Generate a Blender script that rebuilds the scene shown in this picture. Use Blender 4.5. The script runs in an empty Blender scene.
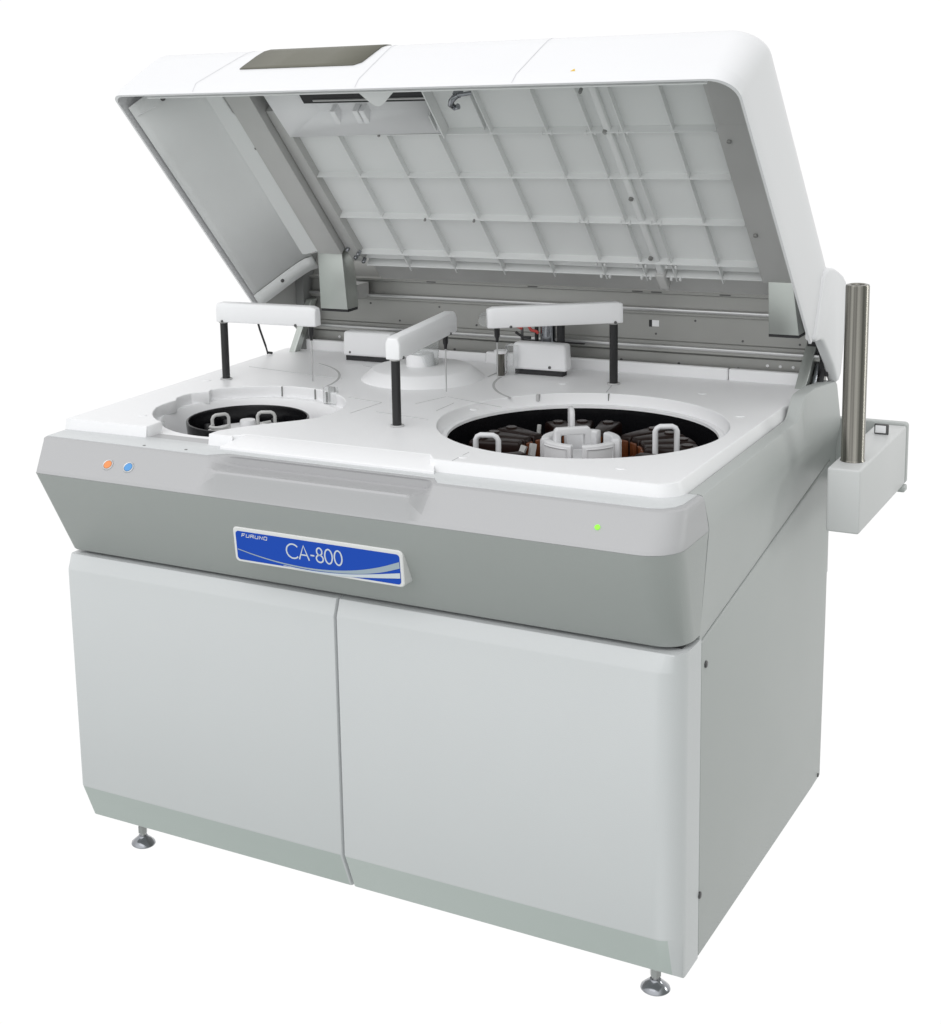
import bpy, bmesh, math, random
from mathutils import Vector, Matrix
random.seed(7)
R = math.radians
sc = bpy.context.scene
col = sc.collection

# ------------------------------------------------------------------ materials
def mat(name, rgb, rough=0.45, metal=0.0, bump=0.0, scale=900.0, var=0.0, spec=0.5, coat=0.0, trans=0.0, ior=1.45, emit=None, estr=0.0, streaked=None):
    m = bpy.data.materials.new(name); m.use_nodes = True
    nt = m.node_tree; b = nt.nodes['Principled BSDF']
    b.inputs['Base Color'].default_value = (*rgb, 1)
    b.inputs['Roughness'].default_value = rough
    b.inputs['Metallic'].default_value = metal
    b.inputs['Specular IOR Level'].default_value = spec
    b.inputs['Coat Weight'].default_value = coat
    b.inputs['Transmission Weight'].default_value = trans
    b.inputs['IOR'].default_value = ior
    if emit:
        b.inputs['Emission Color'].default_value = (*emit, 1); b.inputs['Emission Strength'].default_value = estr
    tc = nt.nodes.new('ShaderNodeTexCoord')
    src = tc.outputs['Object']
    if streaked:
        mp = nt.nodes.new('ShaderNodeMapping'); mp.inputs['Scale'].default_value = streaked
        nt.links.new(src, mp.inputs['Vector']); src = mp.outputs['Vector']
    if var > 0:
        n = nt.nodes.new('ShaderNodeTexNoise'); n.inputs['Scale'].default_value = 1.0 if streaked else 7.0; n.inputs['Detail'].default_value = 5
        nt.links.new(src, n.inputs['Vector'])
        r = nt.nodes.new('ShaderNodeMapRange'); r.inputs['To Min'].default_value = 1 - var; r.inputs['To Max'].default_value = 1 + var
        nt.links.new(n.outputs['Fac'], r.inputs['Value'])
        if streaked: r.inputs['From Min'].default_value = .36; r.inputs['From Max'].default_value = .64
        mx = nt.nodes.new('ShaderNodeMix'); mx.data_type = 'RGBA'; mx.blend_type = 'MULTIPLY'; mx.inputs['Factor'].default_value = 1
        mx.inputs['A'].default_value = (*rgb, 1)
        nt.links.new(r.outputs['Result'], mx.inputs['B'])
        nt.links.new(mx.outputs['Result'], b.inputs['Base Color'])
        r2 = nt.nodes.new('ShaderNodeMapRange'); r2.inputs['To Min'].default_value = rough - .06; r2.inputs['To Max'].default_value = rough + .06
        nt.links.new(n.outputs['Fac'], r2.inputs['Value']); nt.links.new(r2.outputs['Result'], b.inputs['Roughness'])
    if bump > 0:
        n = nt.nodes.new('ShaderNodeTexNoise'); n.inputs['Scale'].default_value = scale; n.inputs['Detail'].default_value = 2
        nt.links.new(tc.outputs['Object'], n.inputs['Vector'])
        bp = nt.nodes.new('ShaderNodeBump'); bp.inputs['Strength'].default_value = bump; bp.inputs['Distance'].default_value = .001
        nt.links.new(n.outputs['Fac'], bp.inputs['Height']); nt.links.new(bp.outputs['Normal'], b.inputs['Normal'])
    return m

M = {}
M['paint'] = mat('body_paint', (.62, .635, .64), .42, bump=.30, scale=700, var=.012)
M['band'] = mat('band_paint', (.44, .44, .446), .40, bump=.25, scale=700, var=.012)
M['grey'] = mat('grey_green_paint', (.415, .434, .422), .45, bump=.40, scale=700, var=.02)
M['plinth'] = mat('door_foot_paint', (.515, .565, .54), .45, bump=.40, scale=700, var=.02)
M['side'] = mat('shaded_body_paint', (.45, .47, .458), .42, bump=.30, scale=600, var=.02)  # darker copy of the body paint, with the sides' shade put into it
M['boxpaint'] = mat('box_paint', (.61, .618, .614), .40, bump=.08, scale=700, var=.012)
M['lidpaint'] = mat('lid_gloss_paint', (.785, .785, .797), .34, bump=.03, scale=500, var=.01)
M['white'] = mat('white_plastic', (.85, .85, .86), .38, bump=.04, scale=500, var=.01)
M['inner'] = mat('lid_inner_plastic', (.73, .74, .735), .55, bump=.30, scale=500, var=.02)
M['deck'] = mat('deck_plastic', (.86, .86, .868), .36, bump=.03, scale=500, var=.01)
M['steel'] = mat('galvanised_steel', (.36, .36, .345), .45, metal=.6, bump=.03, scale=200, var=.10)
M['steel_dark'] = mat('grey_steel_channel', (.50, .50, .49), .48, metal=.4, bump=.05, scale=250, var=.10)
M['bracket'] = mat('bracket_steel', (.50, .525, .50), .33, metal=.8, bump=.03, scale=250, var=.06)
M['polished'] = mat('streaked_stainless', (.22, .212, .19), .26, metal=1.0, var=.45, streaked=(110, 110, .8))  # broad streaks in the base colour stand in for reflected bands
M['chrome'] = mat('chrome', (.30, .31, .33), .16, metal=1.0)
M['black'] = mat('black_anodised', (.018, .018, .019), .38, var=.1)
M['well'] = mat('black_well_plastic', (.006, .006, .007), .22, var=.1)
M['seam'] = mat('seam_shadow_gap', (.22, .225, .22), .8)
M['gap'] = mat('black_rubber_gasket', (.03, .03, .032), .7)
M['deckline'] = mat('deck_joint_line', (.46, .46, .46), .7)
M['groove'] = mat('grey_groove', (.50, .50, .50), .6)
M['smoke'] = mat('smoked_window', (.150, .147, .118), .5, spec=.4, var=.05)
M['greyscrew'] = mat('grey_screw', (.28, .28, .27), .4, metal=.6)
M['screw'] = mat('dark_screw', (.12, .12, .12), .4, metal=.7)
M['blue'] = mat('sign_blue', (.010, .072, .47), .4, spec=.3, var=.02)
M['signwhite'] = mat('sign_white', (.78, .78, .77), .4)
M['lettering'] = mat('sign_lettering', (.62, .68, .72), .45)
M['swoosh'] = mat('sign_silver_blue', (.36, .44, .50), .45)
M['orange'] = mat('orange_lens', (.80, .29, .10), .35)
M['bluelens'] = mat('blue_lens', (.10, .32, .66), .35)
M['bezel'] = mat('button_ring', (.62, .63, .64), .25, metal=.6)
M['led'] = mat('green_lamp', (.2, .7, .05), .4, emit=(.35, 1, .05), estr=.5)
M['amber'] = mat('amber_bottle', (.011, .0036, .0022), .30, spec=.3)
M['amberlight'] = mat('amber_bottle_neck', (.13, .038, .012), .25)
M['amberdark'] = mat('dark_bottle_cap', (.016, .007, .005), .25)
M['greyplastic'] = mat('grey_handle_plastic', (.50, .50, .49), .4)
M['loop'] = mat('white_handle_plastic', (.72, .72, .73), .38)
M['clear'] = mat('clear_sleeve', (.93, .94, .94), .12, trans=.92, ior=1.08)
M['red'] = mat('red_tubing', (.5, .05, .04), .4)
M['yellow'] = mat('yellow_sticker', (.75, .50, .06), .5)
M['needle'] = mat('needle_steel', (.55, .55, .55), .3, metal=.8)

# ------------------------------------------------------------------ helpers
def setp(o, label=None, category=None, group=None, kind=None):
    for k, v in (('label', label), ('category', category), ('group', group), ('kind', kind)):
        if v: o[k] = v
    return o
def link(name, me, m, parent=None, label=None):
    o = bpy.data.objects.new(name, me); col.objects.link(o)
    if m is not None and not me.materials: me.materials.append(M[m] if isinstance(m, str) else m)
    if parent:
        o.parent = parent
        o.matrix_parent_inverse = parent.matrix_world.inverted()
    if label: o['label'] = label
    return o
def empty(name, loc, label, cat, group=None):
    o = bpy.data.objects.new(name, None); col.objects.link(o); o.location = loc
    o.empty_display_size = .05
    bpy.context.view_layer.update()
    return setp(o, label, cat, group)
def finish(bm, ang=38, bev=0, seg=3, bang=35):
    bmesh.ops.remove_doubles(bm, verts=bm.verts, dist=1e-6)
    bmesh.ops.recalc_face_normals(bm, faces=bm.faces)
    if bev > 0:
        es = [e for e in bm.edges if len(e.link_faces) == 2 and e.calc_face_angle(0) > R(bang)]
        bmesh.ops.bevel(bm, geom=es, offset=bev, segments=seg, profile=.5, affect='EDGES', clamp_overlap=True)
    me = bpy.data.meshes.new('mesh'); bm.to_mesh(me); bm.free()
    me.shade_smooth(); me.set_sharp_from_angle(angle=R(ang))
    return me
class MB:
    def __init__(s): s.bm = bmesh.new()
    def vf(s, vs, fs, T=None):
        bv = [s.bm.verts.new(T(*v) if T else v) for v in vs]
        for f in fs:
            try: s.bm.faces.new([bv[i] for i in f])
            except ValueError: pass
        return s
    def box(s, x0, x1, y0, y1, z0, z1, T=None):
        vs = [(x, y, z) for z in (z0, z1) for y in (y0, y1) for x in (x0, x1)]
        return s.vf(vs, [(0, 1, 3, 2), (4, 6, 7, 5), (0, 4, 5, 1), (2, 3, 7, 6), (0, 2, 6, 4), (1, 5, 7, 3)], T)
    def rings(s, rings, cap0=True, cap1=True, closed=True, T=None):
        n = len(rings[0]); vs = [p for r in rings for p in r]; fs = []
        for i in range(len(rings) - 1):
            for j in range(n if closed else n - 1):
                a = i * n + j; b = i * n + (j + 1) % n
                fs.append((a, b, b + n, a + n))
        if cap0: fs.append(tuple(range(n))[::-1])
        if cap1: fs.append(tuple(range((len(rings) - 1) * n, len(rings) * n)))
        return s.vf(vs, fs, T)
    def prism(s, pts, fn0, fn1):                       # polygon pts mapped by two functions
        return s.rings([[fn0(*p) for p in pts], [fn1(*p) for p in pts]])
    def lathe(s, prof, c=(0, 0), n=48, a0=0, a1=360, cap=False, T=None):
        full = abs(a1 - a0 - 360) < 1e-6
        k = n if full else n + 1
        an = [R(a0 + (a1 - a0) * i / n) for i in range(k)]
        rs = [[(c[0] + r * math.cos(a), c[1] + r * math.sin(a), z) for a in an] for r, z in prof]
        return s.rings(rs, cap, cap, full, T)
    def tube(s, path, r, n=10, cap=True, refv=None):
        P = [Vector(p) for p in path]; rs = []
        up = Vector((0, 0, 1))
        for i, p in enumerate(P):
            d = (P[min(i + 1, len(P) - 1)] - P[max(i - 1, 0)]).normalized()
            ref = Vector(refv) if refv else (up if abs(d.dot(up)) < .95 else Vector((1, 0, 0)))
            a = d.cross(ref).normalized(); b = d.cross(a).normalized()
            rr = r[i] if isinstance(r, (list, tuple)) else r
            rs.append([tuple(p + a * rr * math.cos(2 * math.pi * k / n) + b * rr * math.sin(2 * math.pi * k / n)) for k in range(n)])
        return s.rings(rs, cap, cap)
    def sphere(s, c, r, sz=1.0, n=16):
        prof = [(max(1e-5, r * math.sin(math.pi * i / n)), c[2] - r * sz * math.cos(math.pi * i / n)) for i in range(n + 1)]
        return s.lathe(prof, c[:2], 2 * n)
    def build(s, name, m, parent=None, bev=0, seg=3, ang=38, label=None, bang=35):
        return link(name, finish(s.bm, ang, bev, seg, bang), m, parent, label)

def flat(name, outline, holes, z0, z1, m, parent=None, bev=0, label=None, res=2):
    cu = bpy.data.curves.new('outline', 'CURVE'); cu.dimensions = '2D'; cu.fill_mode = 'BOTH'
    for pts in [outline] + holes:
        sp = cu.splines.new('POLY'); sp.points.add(len(pts) - 1)
        for q, p in zip(sp.points, pts): q.co = (p[0], p[1], 0, 1)
        sp.use_cyclic_u = True
    cu.extrude = (z1 - z0) / 2 - bev; cu.bevel_depth = bev; cu.bevel_resolution = res; cu.offset = -bev
    t = bpy.data.objects.new('outline', cu); col.objects.link(t)
    dg = bpy.context.evaluated_depsgraph_get()
    me = bpy.data.meshes.new_from_object(t.evaluated_get(dg))
    bpy.data.objects.remove(t); bpy.data.curves.remove(cu)
    me.transform(Matrix.Translation((0, 0, (z0 + z1) / 2)))
    me.materials.clear(); me.shade_smooth(); me.set_sharp_from_angle(angle=R(38))
    return link(name, me, m, parent, label)
def circ(c, r, n=96, a0=0, a1=360):
    full = abs(a1 - a0 - 360) < 1e-6
    return [(c[0] + r * math.cos(R(a0 + (a1 - a0) * i / n)), c[1] + r * math.sin(R(a0 + (a1 - a0) * i / n))) for i in range(n if full else n + 1)]
def smooth(pts, it=2, closed=False):
    for _ in range(it):
        out = [] if closed else [pts[0]]
        n = len(pts)
        for i in range(n if closed else n - 1):
            a, b = pts[i], pts[(i + 1) % n]
            out.append(tuple(.75 * p + .25 * q for p, q in zip(a, b))); out.append(tuple(.25 * p + .75 * q for p, q in zip(a, b)))
        if not closed: out.append(pts[-1])
        pts = out
    return pts
def rrect(x0, x1, y0, y1, r, n=6):
    """rounded rectangle; r = radius or (r at x0y0, x1y0, x1y1, x0y1)"""
    if not isinstance(r, (list, tuple)): r = [r] * 4
    o = []
    for (cx, cy, a), q in zip(((x0, y0, 180), (x1, y0, 270), (x1, y1, 0), (x0, y1, 90)), r):
        sx = 1 if cx == x0 else -1; sy = 1 if cy == y0 else -1
        for i in range(n + 1):
            t = R(a + 90 * i / n)
            o.append((cx + sx * q + q * math.cos(t), cy + sy * q + q * math.sin(t)))
    return o
def ribbon(mb, pts, w, T, h=.0004, closed=False):
    """flat stroke of width w along 2-D pts, mapped to the surface by T(a, b, height)"""
    n = len(pts); L = []; Rr = []
    for i, p in enumerate(pts):
        if closed: a, b = pts[i - 1], pts[(i + 1) % n]
        else: a, b = pts[max(i - 1, 0)], pts[min(i + 1, n - 1)]
        dx, dy = b[0] - a[0], b[1] - a[1]; l = math.hypot(dx, dy) or 1
        ww = w[i] if isinstance(w, (list, tuple)) else w
        nx, ny = -dy / l * ww / 2, dx / l * ww / 2
        L.append((p[0] + nx, p[1] + ny)); Rr.append((p[0] - nx, p[1] - ny))
    vs = []; fs = []
    for l, r in zip(L, Rr):
        vs += [T(l[0], l[1], 0), T(l[0], l[1], h), T(r[0], r[1], h), T(r[0], r[1], 0)]
    for i in range(n if closed else n - 1):
        a = 4 * i; b = 4 * ((i + 1) % n)
        for k in range(3): fs.append((a + k, b + k, b + k + 1, a + k + 1))
    mb.vf(vs, fs)

# ------------------------------------------------------------------ the analyser
AN = empty('laboratory_analyser', (.6, .45, 0), 'large pale grey laboratory analyser with raised white lid, two doors and blue plate', 'analyser')

# ---- lower cabinet: two front doors
def front_door(x0, x1, rl, rr, label):
    """door with sloped top and bottom edges, wrapping round the outer corner"""
    lev = [(.0800, .0325), (.0812, .0310), (.1530, .0012), (.1560, 0.0), (.5985, 0.0), (.6015, .0010), (.6265, .0110), (.6280, .0125)]
    rings = []
    YB = .100
    for z, d in lev:
        pts = []
        e = .004
        if rl: # left outer corner
            pts += [(x0, YB)] + [(x0 + rl - rl * math.cos(R(90 * i / 8)), d + (rl) - rl * math.sin(R(90 * i / 8))) for i in range(9)]
        else:
            pts += [(x0, YB), (x0, d + e), (x0 + e * .3, d + e * .3), (x0 + e, d)]
        if rr:
            pts += [(x1 - rr + rr * math.sin(R(90 * i / 16)), max(d, rr - rr * math.cos(R(90 * i / 16)))) for i in range(17)] + [(x1, YB)]
        else:
            pts += [(x1 - e, d), (x1 - e * .3, d + e * .3), (x1, d + e), (x1, YB)]
        if rr:   # the lower slope dies out round the right corner
            k = 0
        rings.append([(p[0], min(p[1], YB), z) for p in pts])
    mb = MB(); mb.rings(rings)
    o = mb.build('front_door', 'paint', AN, ang=25, label=label)
    o.data.materials.append(M['plinth'])            # darker grey-green on the downward faces of the door's foot
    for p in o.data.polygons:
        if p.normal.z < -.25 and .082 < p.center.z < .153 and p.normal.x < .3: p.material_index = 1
    return o
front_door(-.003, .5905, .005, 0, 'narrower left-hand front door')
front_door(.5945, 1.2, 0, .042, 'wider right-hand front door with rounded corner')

# carcass (side panels and inner carcass)
def zb(y): return .622 + (y - .10) * (.740 - .622) / (.93 - .10)   # rising lower edge of the upper side cover
mb = MB()
prof = [(.1025, .0815), (.80, .0815), (.862, .0835), (.874, .40), (.878, .60), (.878, zb(.878) - .0012), (.1025, zb(.1025) - .0012)]
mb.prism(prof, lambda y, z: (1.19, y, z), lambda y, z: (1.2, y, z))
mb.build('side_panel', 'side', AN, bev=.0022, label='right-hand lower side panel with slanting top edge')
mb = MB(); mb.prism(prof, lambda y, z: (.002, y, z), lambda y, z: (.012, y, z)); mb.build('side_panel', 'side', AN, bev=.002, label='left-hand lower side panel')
mb = MB(); mb.box(.0125, 1.1895, .101, .86, .09, .74); mb.build('carcass', 'steel_dark', AN)
mb = MB(); mb.box(.012, 1.188, .045, .1005, .5, .634); mb.build('door_gasket', 'gap', AN)
def disc(name, c, nrm, r, h, m, parent, dome=.3, n=20, label=None):
    nrm = Vector(nrm).normalized(); q = nrm.to_track_quat('Z', 'Y').to_matrix(); c = Vector(c)
    T = lambda x, y, z: tuple(c + q @ Vector((x, y, z)))
    mb = MB(); mb.lathe([(1e-5, -h), (r, -h), (r, h * (1 - dome)), (r * .75, h), (1e-5, h)], n=n, T=T)
    return mb.build(name, m, parent, ang=50, label=label)
for y, z in ((.121, .579), (.104, .190)): disc('screw', (1.2, y, z), (1, 0, 0), .0058, .003, 'screw', AN)
disc('screw', (1.2, .845, .09), (1, 0, 0), .004, .002, 'screw', AN)

# levelling feet
for x, y in ((.069, .093), (1.130, .098), (.30, .60), (.90, .60)):
    mb = MB()
    mb.lathe([(.0001, .005), (.023, .005), (.0245, .007), (.0235, .010), (.016, .017), (.0105, .021), (.009, .024), (.0001, .024)], (x, y), 32)
    ft = mb.build('levelling_foot', 'chrome', AN, ang=50)
    mb = MB(); mb.lathe([(.0001, .022), (.006, .022), (.006, .095), (.0001, .095)], (x, y), 16); mb.build('threaded_stem', 'needle', ft)
    mb = MB(); mb.lathe([(.0001, .030), (.0095, .030), (.0095, .044), (.0001, .044)], (x, y), 6); mb.build('lock_nut', 'needle', ft)

# ---- upper housing: loft of rounded outlines; dark overhang below the crest, light slope above
YS = .092
def half_ring(z, xl, xr, yf, rl, rr, n=10):
    o = [(xl, YS, z)]
    o += [(xl + rl - rl * math.cos(R(90 * i / n)), yf + rl - rl * math.sin(R(90 * i / n)), z) for i in range(n + 1)]
    o += [(xr - rr + rr * math.sin(R(90 * i / n)), yf + rr - rr * math.cos(R(90 * i / n)), z) for i in range(n + 1)]
    o += [(xr, YS, z)]
    return o
mb = MB()
mb.rings([half_ring(.634, .02, 1.18, .035, .004, .03), half_ring(.634, .001, 1.196, .0225, .006, .045), half_ring(.637, -.0025, 1.2, .0185, .010, .05),
          half_ring(.79, -.0080, 1.210, -.0612, .010, .058), half_ring(.8035, -.0085, 1.2115, -.0682, .010, .058), half_ring(.8068, -.0088, 1.2118, -.0698, .010, .058)], True, True)
front_low = mb.build('front_overhang', 'grey', AN, ang=30)
# light slope with the grip trough cut out of the middle
mb = MB()
SL = [(.8072, -.0088, 1.2118, -.0698, .012, .058), (.812, -.0095, 1.2116, -.0670, .012, .058)]
for i in range(1, 5):
    t = i / 5; SL.append(tuple(a + (b - a) * t for a, b in zip((.812, -.0095, 1.2116, -.0670, .012, .058), (.855, -.0250, 1.2045, -.0215, .006, .045))))
SL += [(.855, -.0250, 1.2045, -.0215, .006, .045), (.8595, -.0275, 1.2025, -.0165, .005, .042), (.8615, -.0265, 1.199, -.0115, .008, .038), (.862, -.023, 1.195, -.008, .008, .036), (.8622, .02, 1.170, .040, .006, .02)]
TR = [(-.0698, .8072), (-.0682, .8125), (-.0655, .843), (-.0643, .8492), (-.0615, .8522), (-.0580, .8515), (.0010, .8445), (.0075, .8455), (.0085, .8580), (.0070, .8612), (.040, .8622)]
XS = [.15, .30, .345, .352, .359, .366, .373, .380, .387, .394, .401, .408, .415, .5, .6, .7, .764, .768, .772, .776, .780, .784, .788, .792, .796, .800, .85, 1.0]
def ss(t): t = min(1, max(0, t)); return t * t * (3 - 2 * t)
rs = []
for lv, (ty, tz) in zip(SL, TR):
    hr = half_ring(*lv); n1 = 12; mid = []
    for x in XS:
        f = ss((x - .352) / .056) * ss((.800 - x) / .030)
        mid.append((x, lv[3] + (ty - lv[3]) * f, lv[0] + (tz - lv[0]) * f))
    rs.append(hr[:n1] + mid + hr[n1:])
mb.rings(rs, True, True)
upper = mb.build('front_slope', 'band', AN, ang=14)

mb = MB(); mb.prism([(-.023, .06), (-.023, -.0085), (.20, -.0085), (.345, -.0085), (.376, .016), (.782, .016), (.800, -.0085), (1.150, -.0085), (1.172, -.002), (1.186, .012), (1.192, .032), (1.194, .09), (1.150, .09), (1.150, .06)], lambda x, y: (x, y, .8612), lambda x, y: (x, y, .8634))
mb.build('shoulder_strip', 'paint', AN, bev=.0008, seg=2)

# upper side covers (right one seen), top edge stepping up towards the hinge
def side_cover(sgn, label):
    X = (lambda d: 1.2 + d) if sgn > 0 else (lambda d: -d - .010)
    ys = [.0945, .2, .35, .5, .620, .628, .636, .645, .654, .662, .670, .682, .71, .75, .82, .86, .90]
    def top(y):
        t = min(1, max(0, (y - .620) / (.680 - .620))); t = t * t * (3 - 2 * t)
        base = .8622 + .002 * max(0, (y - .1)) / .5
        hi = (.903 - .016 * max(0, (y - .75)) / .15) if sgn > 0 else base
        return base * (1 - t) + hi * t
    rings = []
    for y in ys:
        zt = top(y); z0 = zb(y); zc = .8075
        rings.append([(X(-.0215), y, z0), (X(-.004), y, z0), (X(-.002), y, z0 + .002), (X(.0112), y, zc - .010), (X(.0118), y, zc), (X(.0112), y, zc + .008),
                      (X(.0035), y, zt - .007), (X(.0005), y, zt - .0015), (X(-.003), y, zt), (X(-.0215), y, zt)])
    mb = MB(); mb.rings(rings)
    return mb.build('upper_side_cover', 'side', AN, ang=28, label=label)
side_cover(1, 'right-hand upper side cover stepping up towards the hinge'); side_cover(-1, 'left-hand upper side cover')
mb = MB(); mb.box(.0, 1.195, .8785, .90, .50, .86); mb.build('back_panel', 'paint', AN)
mb = MB(); mb.box(.05, 1.15, .0955, .84, .745, .757); mb.build('inner_shelf', 'steel_dark', AN)

# ---- deck
ZD = .8836
LC = (.2425, .290); RC = (.8826, .3920)
arc_l = [(.165, .102), (.150, .110), (.128, .128), (.108, .150), (.094, .172), (.080, .200), (.076, .225), (.075, .250), (.077, .270), (.064, .290), (.062, .315), (.065, .338),
         (.092, .362), (.083, .384), (.100, .408), (.135, .436), (.18, .462)] + [(LC[0] + .184 * math.cos(R(a)), LC[1] + .184 * math.sin(R(a))) for a in range(100, -8, -7)] + \
        [(.420, .248), (.400, .214), (.375, .184), (.350, .154), (.325, .118), (.310, .090), (.306, .072)]
outline = [(-.026, .052), (.162, .058), (.165, .062)] + arc_l + [(.3065, .056), (.352, .056), (.374, .078), (.742, .078), (.760, .054), (1.125, .052)] + \
          [(1.135 + .035 * math.sin(R(a)), .087 - .035 * math.cos(R(a))) for a in range(15, 91, 15)] + [(1.170, .655), (1.1775, .675), (1.1775, .84), (1.150, .85), (-.026, .85)]
deck = flat('deck_plate', outline, [circ(RC, .256)], .858, ZD, 'deck', AN, bev=.0022)
mb = MB()   # sloping finger rest between the plates
a = [(.368, .0790, ZD - .0003), (.752, .0790, ZD - .0003), (.772, .034, .8680), (.344, .034, .8680)]
b = [(x, y, .8600) for x, y, z in a]
mb.vf(a + b, [(0, 3, 2, 1), (4, 5, 6, 7), (0, 1, 5, 4), (1, 2, 6, 5), (2, 3, 7, 6), (3, 0, 4, 7)])
mb.build('sloping_rest', 'deck', AN, bev=.0012)
def skirt(path):   # sloping front edge of the plates: (x, y, outward x, outward y)
    mb = MB(); rr_ = []
    for x, y, ox, oy in path:
        l = math.hypot(ox, oy) or 1
        rr_.append([(x, y + (.002 if oy else 0), ZD - .0001), (x + ox * .06, y + oy * .06, ZD - .0006), (x + ox * .12, y + oy * .12, ZD - .0020), (x + ox, y + oy, .8620), (x + ox, y + oy, .8590), (x, y + .002, .8590)])
    mb.rings(rr_, True, True); return mb.build('plate_edge', 'deck', AN, ang=40)
skirt([(-.0255, .052, 0, -.005), (.060, .0548, 0, -.005), (.150, .0576, 0, -.005), (.1635, .058, 0, -.005)])
skirt([(.3065, .056, 0, -.005), (.3570, .056, 0, -.005)])
skirt([(.7560, .054, 0, -.005), (.90, .0532, 0, -.005), (1.125, .052, 0, -.005)] + [(1.135 + .035 * math.sin(R(a)), .087 - .035 * math.cos(R(a)), .007 * math.sin(R(a)), -.005 * math.cos(R(a))) for a in (10, 22, 34, 46, 58, 70, 80, 89)] + [(1.170, .30, .007, 0), (1.170, .655, .006, 0)])
mb = MB(); mb.box(-.012, 1.160, .028, .856, .852, .8605); sub = None
flat('deck_tray', [(-.022, .022), (1.166, .022), (1.166, .856), (-.022, .856)], [circ((LC[0], LC[1] - .006), .174), circ(RC, .2475)], .8500, .8612, 'deck', AN)
mb.bm.free()
# cups under the two openings
mb = MB(); mb.lathe([(.174, .8606), (.1720, .858), (.164, .800), (.0001, .800)], (LC[0], LC[1] - .006), 72); mb.build('sample_well', 'deck', AN)
mb = MB(); mb.lathe([(.2555, .8818), (.2515, .8655), (.2505, .8625), (.2490, .8622), (.2489, .8560), (.2478, .8560), (.2478, .8628), (.2470, .8632), (.2400, .8632), (.2384, .8626), (.2378, .8575)], RC, 96)
mb.build('reagent_well_rim', 'deck', AN)
mb = MB(); mb.lathe([(.2493, .8600), (.2474, .8600)], RC, 96); mb.build('rim_joint', 'seam', AN)
mb = MB(); mb.lathe([(.2378, .8575), (.2372, .74), (.0001, .74)], RC, 96); mb.build('reagent_well', 'well', AN)

def TD(a, b, h): return (a, b, ZD + h)
def seam(pts, w=.0013, m='deckline', name='deck_seam', T=TD, h=.0004, parent=None):
    mb = MB(); ribbon(mb, pts, w, T, h); return mb.build(name, m, parent or deck)
# probe path grooves and joints in the deck
seam(circ((.05, .486), .240, 30, 0, 66), .0048, 'groove', 'path_groove')
seam(circ((.814, .732), .236, 24, 184, 236), .0052, 'groove', 'path_groove')
seam(circ((.814, .732), .262, 10, 170, 186), .004, 'groove', 'path_groove')
seam([(.795, .054), (.795, .118)], .0010)
seam([(.385, .423), (.470, .405)], .0014); seam([(.47, .405), (.46, .30)], .001)
seam([(.60, .38), (.60, .455)], .0011); seam([(.565, .50), (.70, .455)], .001); seam([(.56, .50), (.535, .42)], .0008)
seam([(.02, .62), (.14, .60), (.28, .58)], .0007)
seam([(.83, .65), (.815, .72)], .0010); seam([(.25, .72), (.30, .70), (.33, .72)], .0008)
seam([(.5, .33), (.62, .31)], .0008)
mb = MB(); mb.box(.8375, .8393, .6405, .6452, .8625, .8834); mb.build('deck_seam', 'seam', deck)
for x, y, z0 in ((.717, .5865, .863),):
    mb = MB(); mb.box(x - .003, x + .003, y - .006, y + .002, z0 + .008, ZD + .0005); mb.build('path_groove', 'groove', deck)
mb = MB(); mb.box(.165, .168, .445, .462, .8626, .8832); mb.bm.free()
for a in (103, 78, 66):
    x, y = LC[0] + .1825 * math.cos(R(a)), LC[1] + .1825 * math.sin(R(a))
    mb = MB(); mb.box(x - .0011, x + .0011, y - .0012, y + .0012, .8622, .8826); mb.build('deck_seam', 'seam', deck)
for x, y in ((.10, .13), (.02, .46), (1.12, .55), (1.0, .71), (.80, .085), (1.06, .12), (.66, .42), (.72, .70)):
    mb = MB(); mb.lathe([(.0001, ZD + .0009), (.0075, ZD + .0009), (.0085, ZD - .0005)], (x, y), 20); mb.build('deck_plug', 'white', deck)
for x, y in ((.20, -.0), (.29, .005)):
    mb = MB(); mb.lathe([(.0001, .8642), (.0028, .8642), (.003, .861)], (x, y), 14); mb.build('shoulder_stud', 'seam', upper)
# low black catch inside sample opening: clear cell on the sampling position
mb = MB(); mb.box(.318, .346, .437, .452, .862, .896); mb.build('sampling_gate', 'clear', deck, bev=.002)
mb = MB(); mb.box(.322, .334, .4535, .4575, .864, .892); mb.build('sampling_sensor', 'groove', deck)
# back upstand
mb = MB(); mb.box(-.008, .175, .850, .862, .86, .9065); mb.build('deck_upstand', 'deck', AN, bev=.003)
mb = MB(); mb.box(.48, 1.005, .850, .862, .86, .9065); mb.build('deck_upstand', 'deck', AN, bev=.003)
mb = MB(); mb.box(1.007, 1.150, .8485, .862, .86, .9065); mb.build('deck_upstand', 'deck', AN, bev=.003)
mb = MB(); mb.box(.176, .479, .854, .862, .86, .9020); mb.build('deck_upstand', 'deck', AN, bev=.003)

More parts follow.
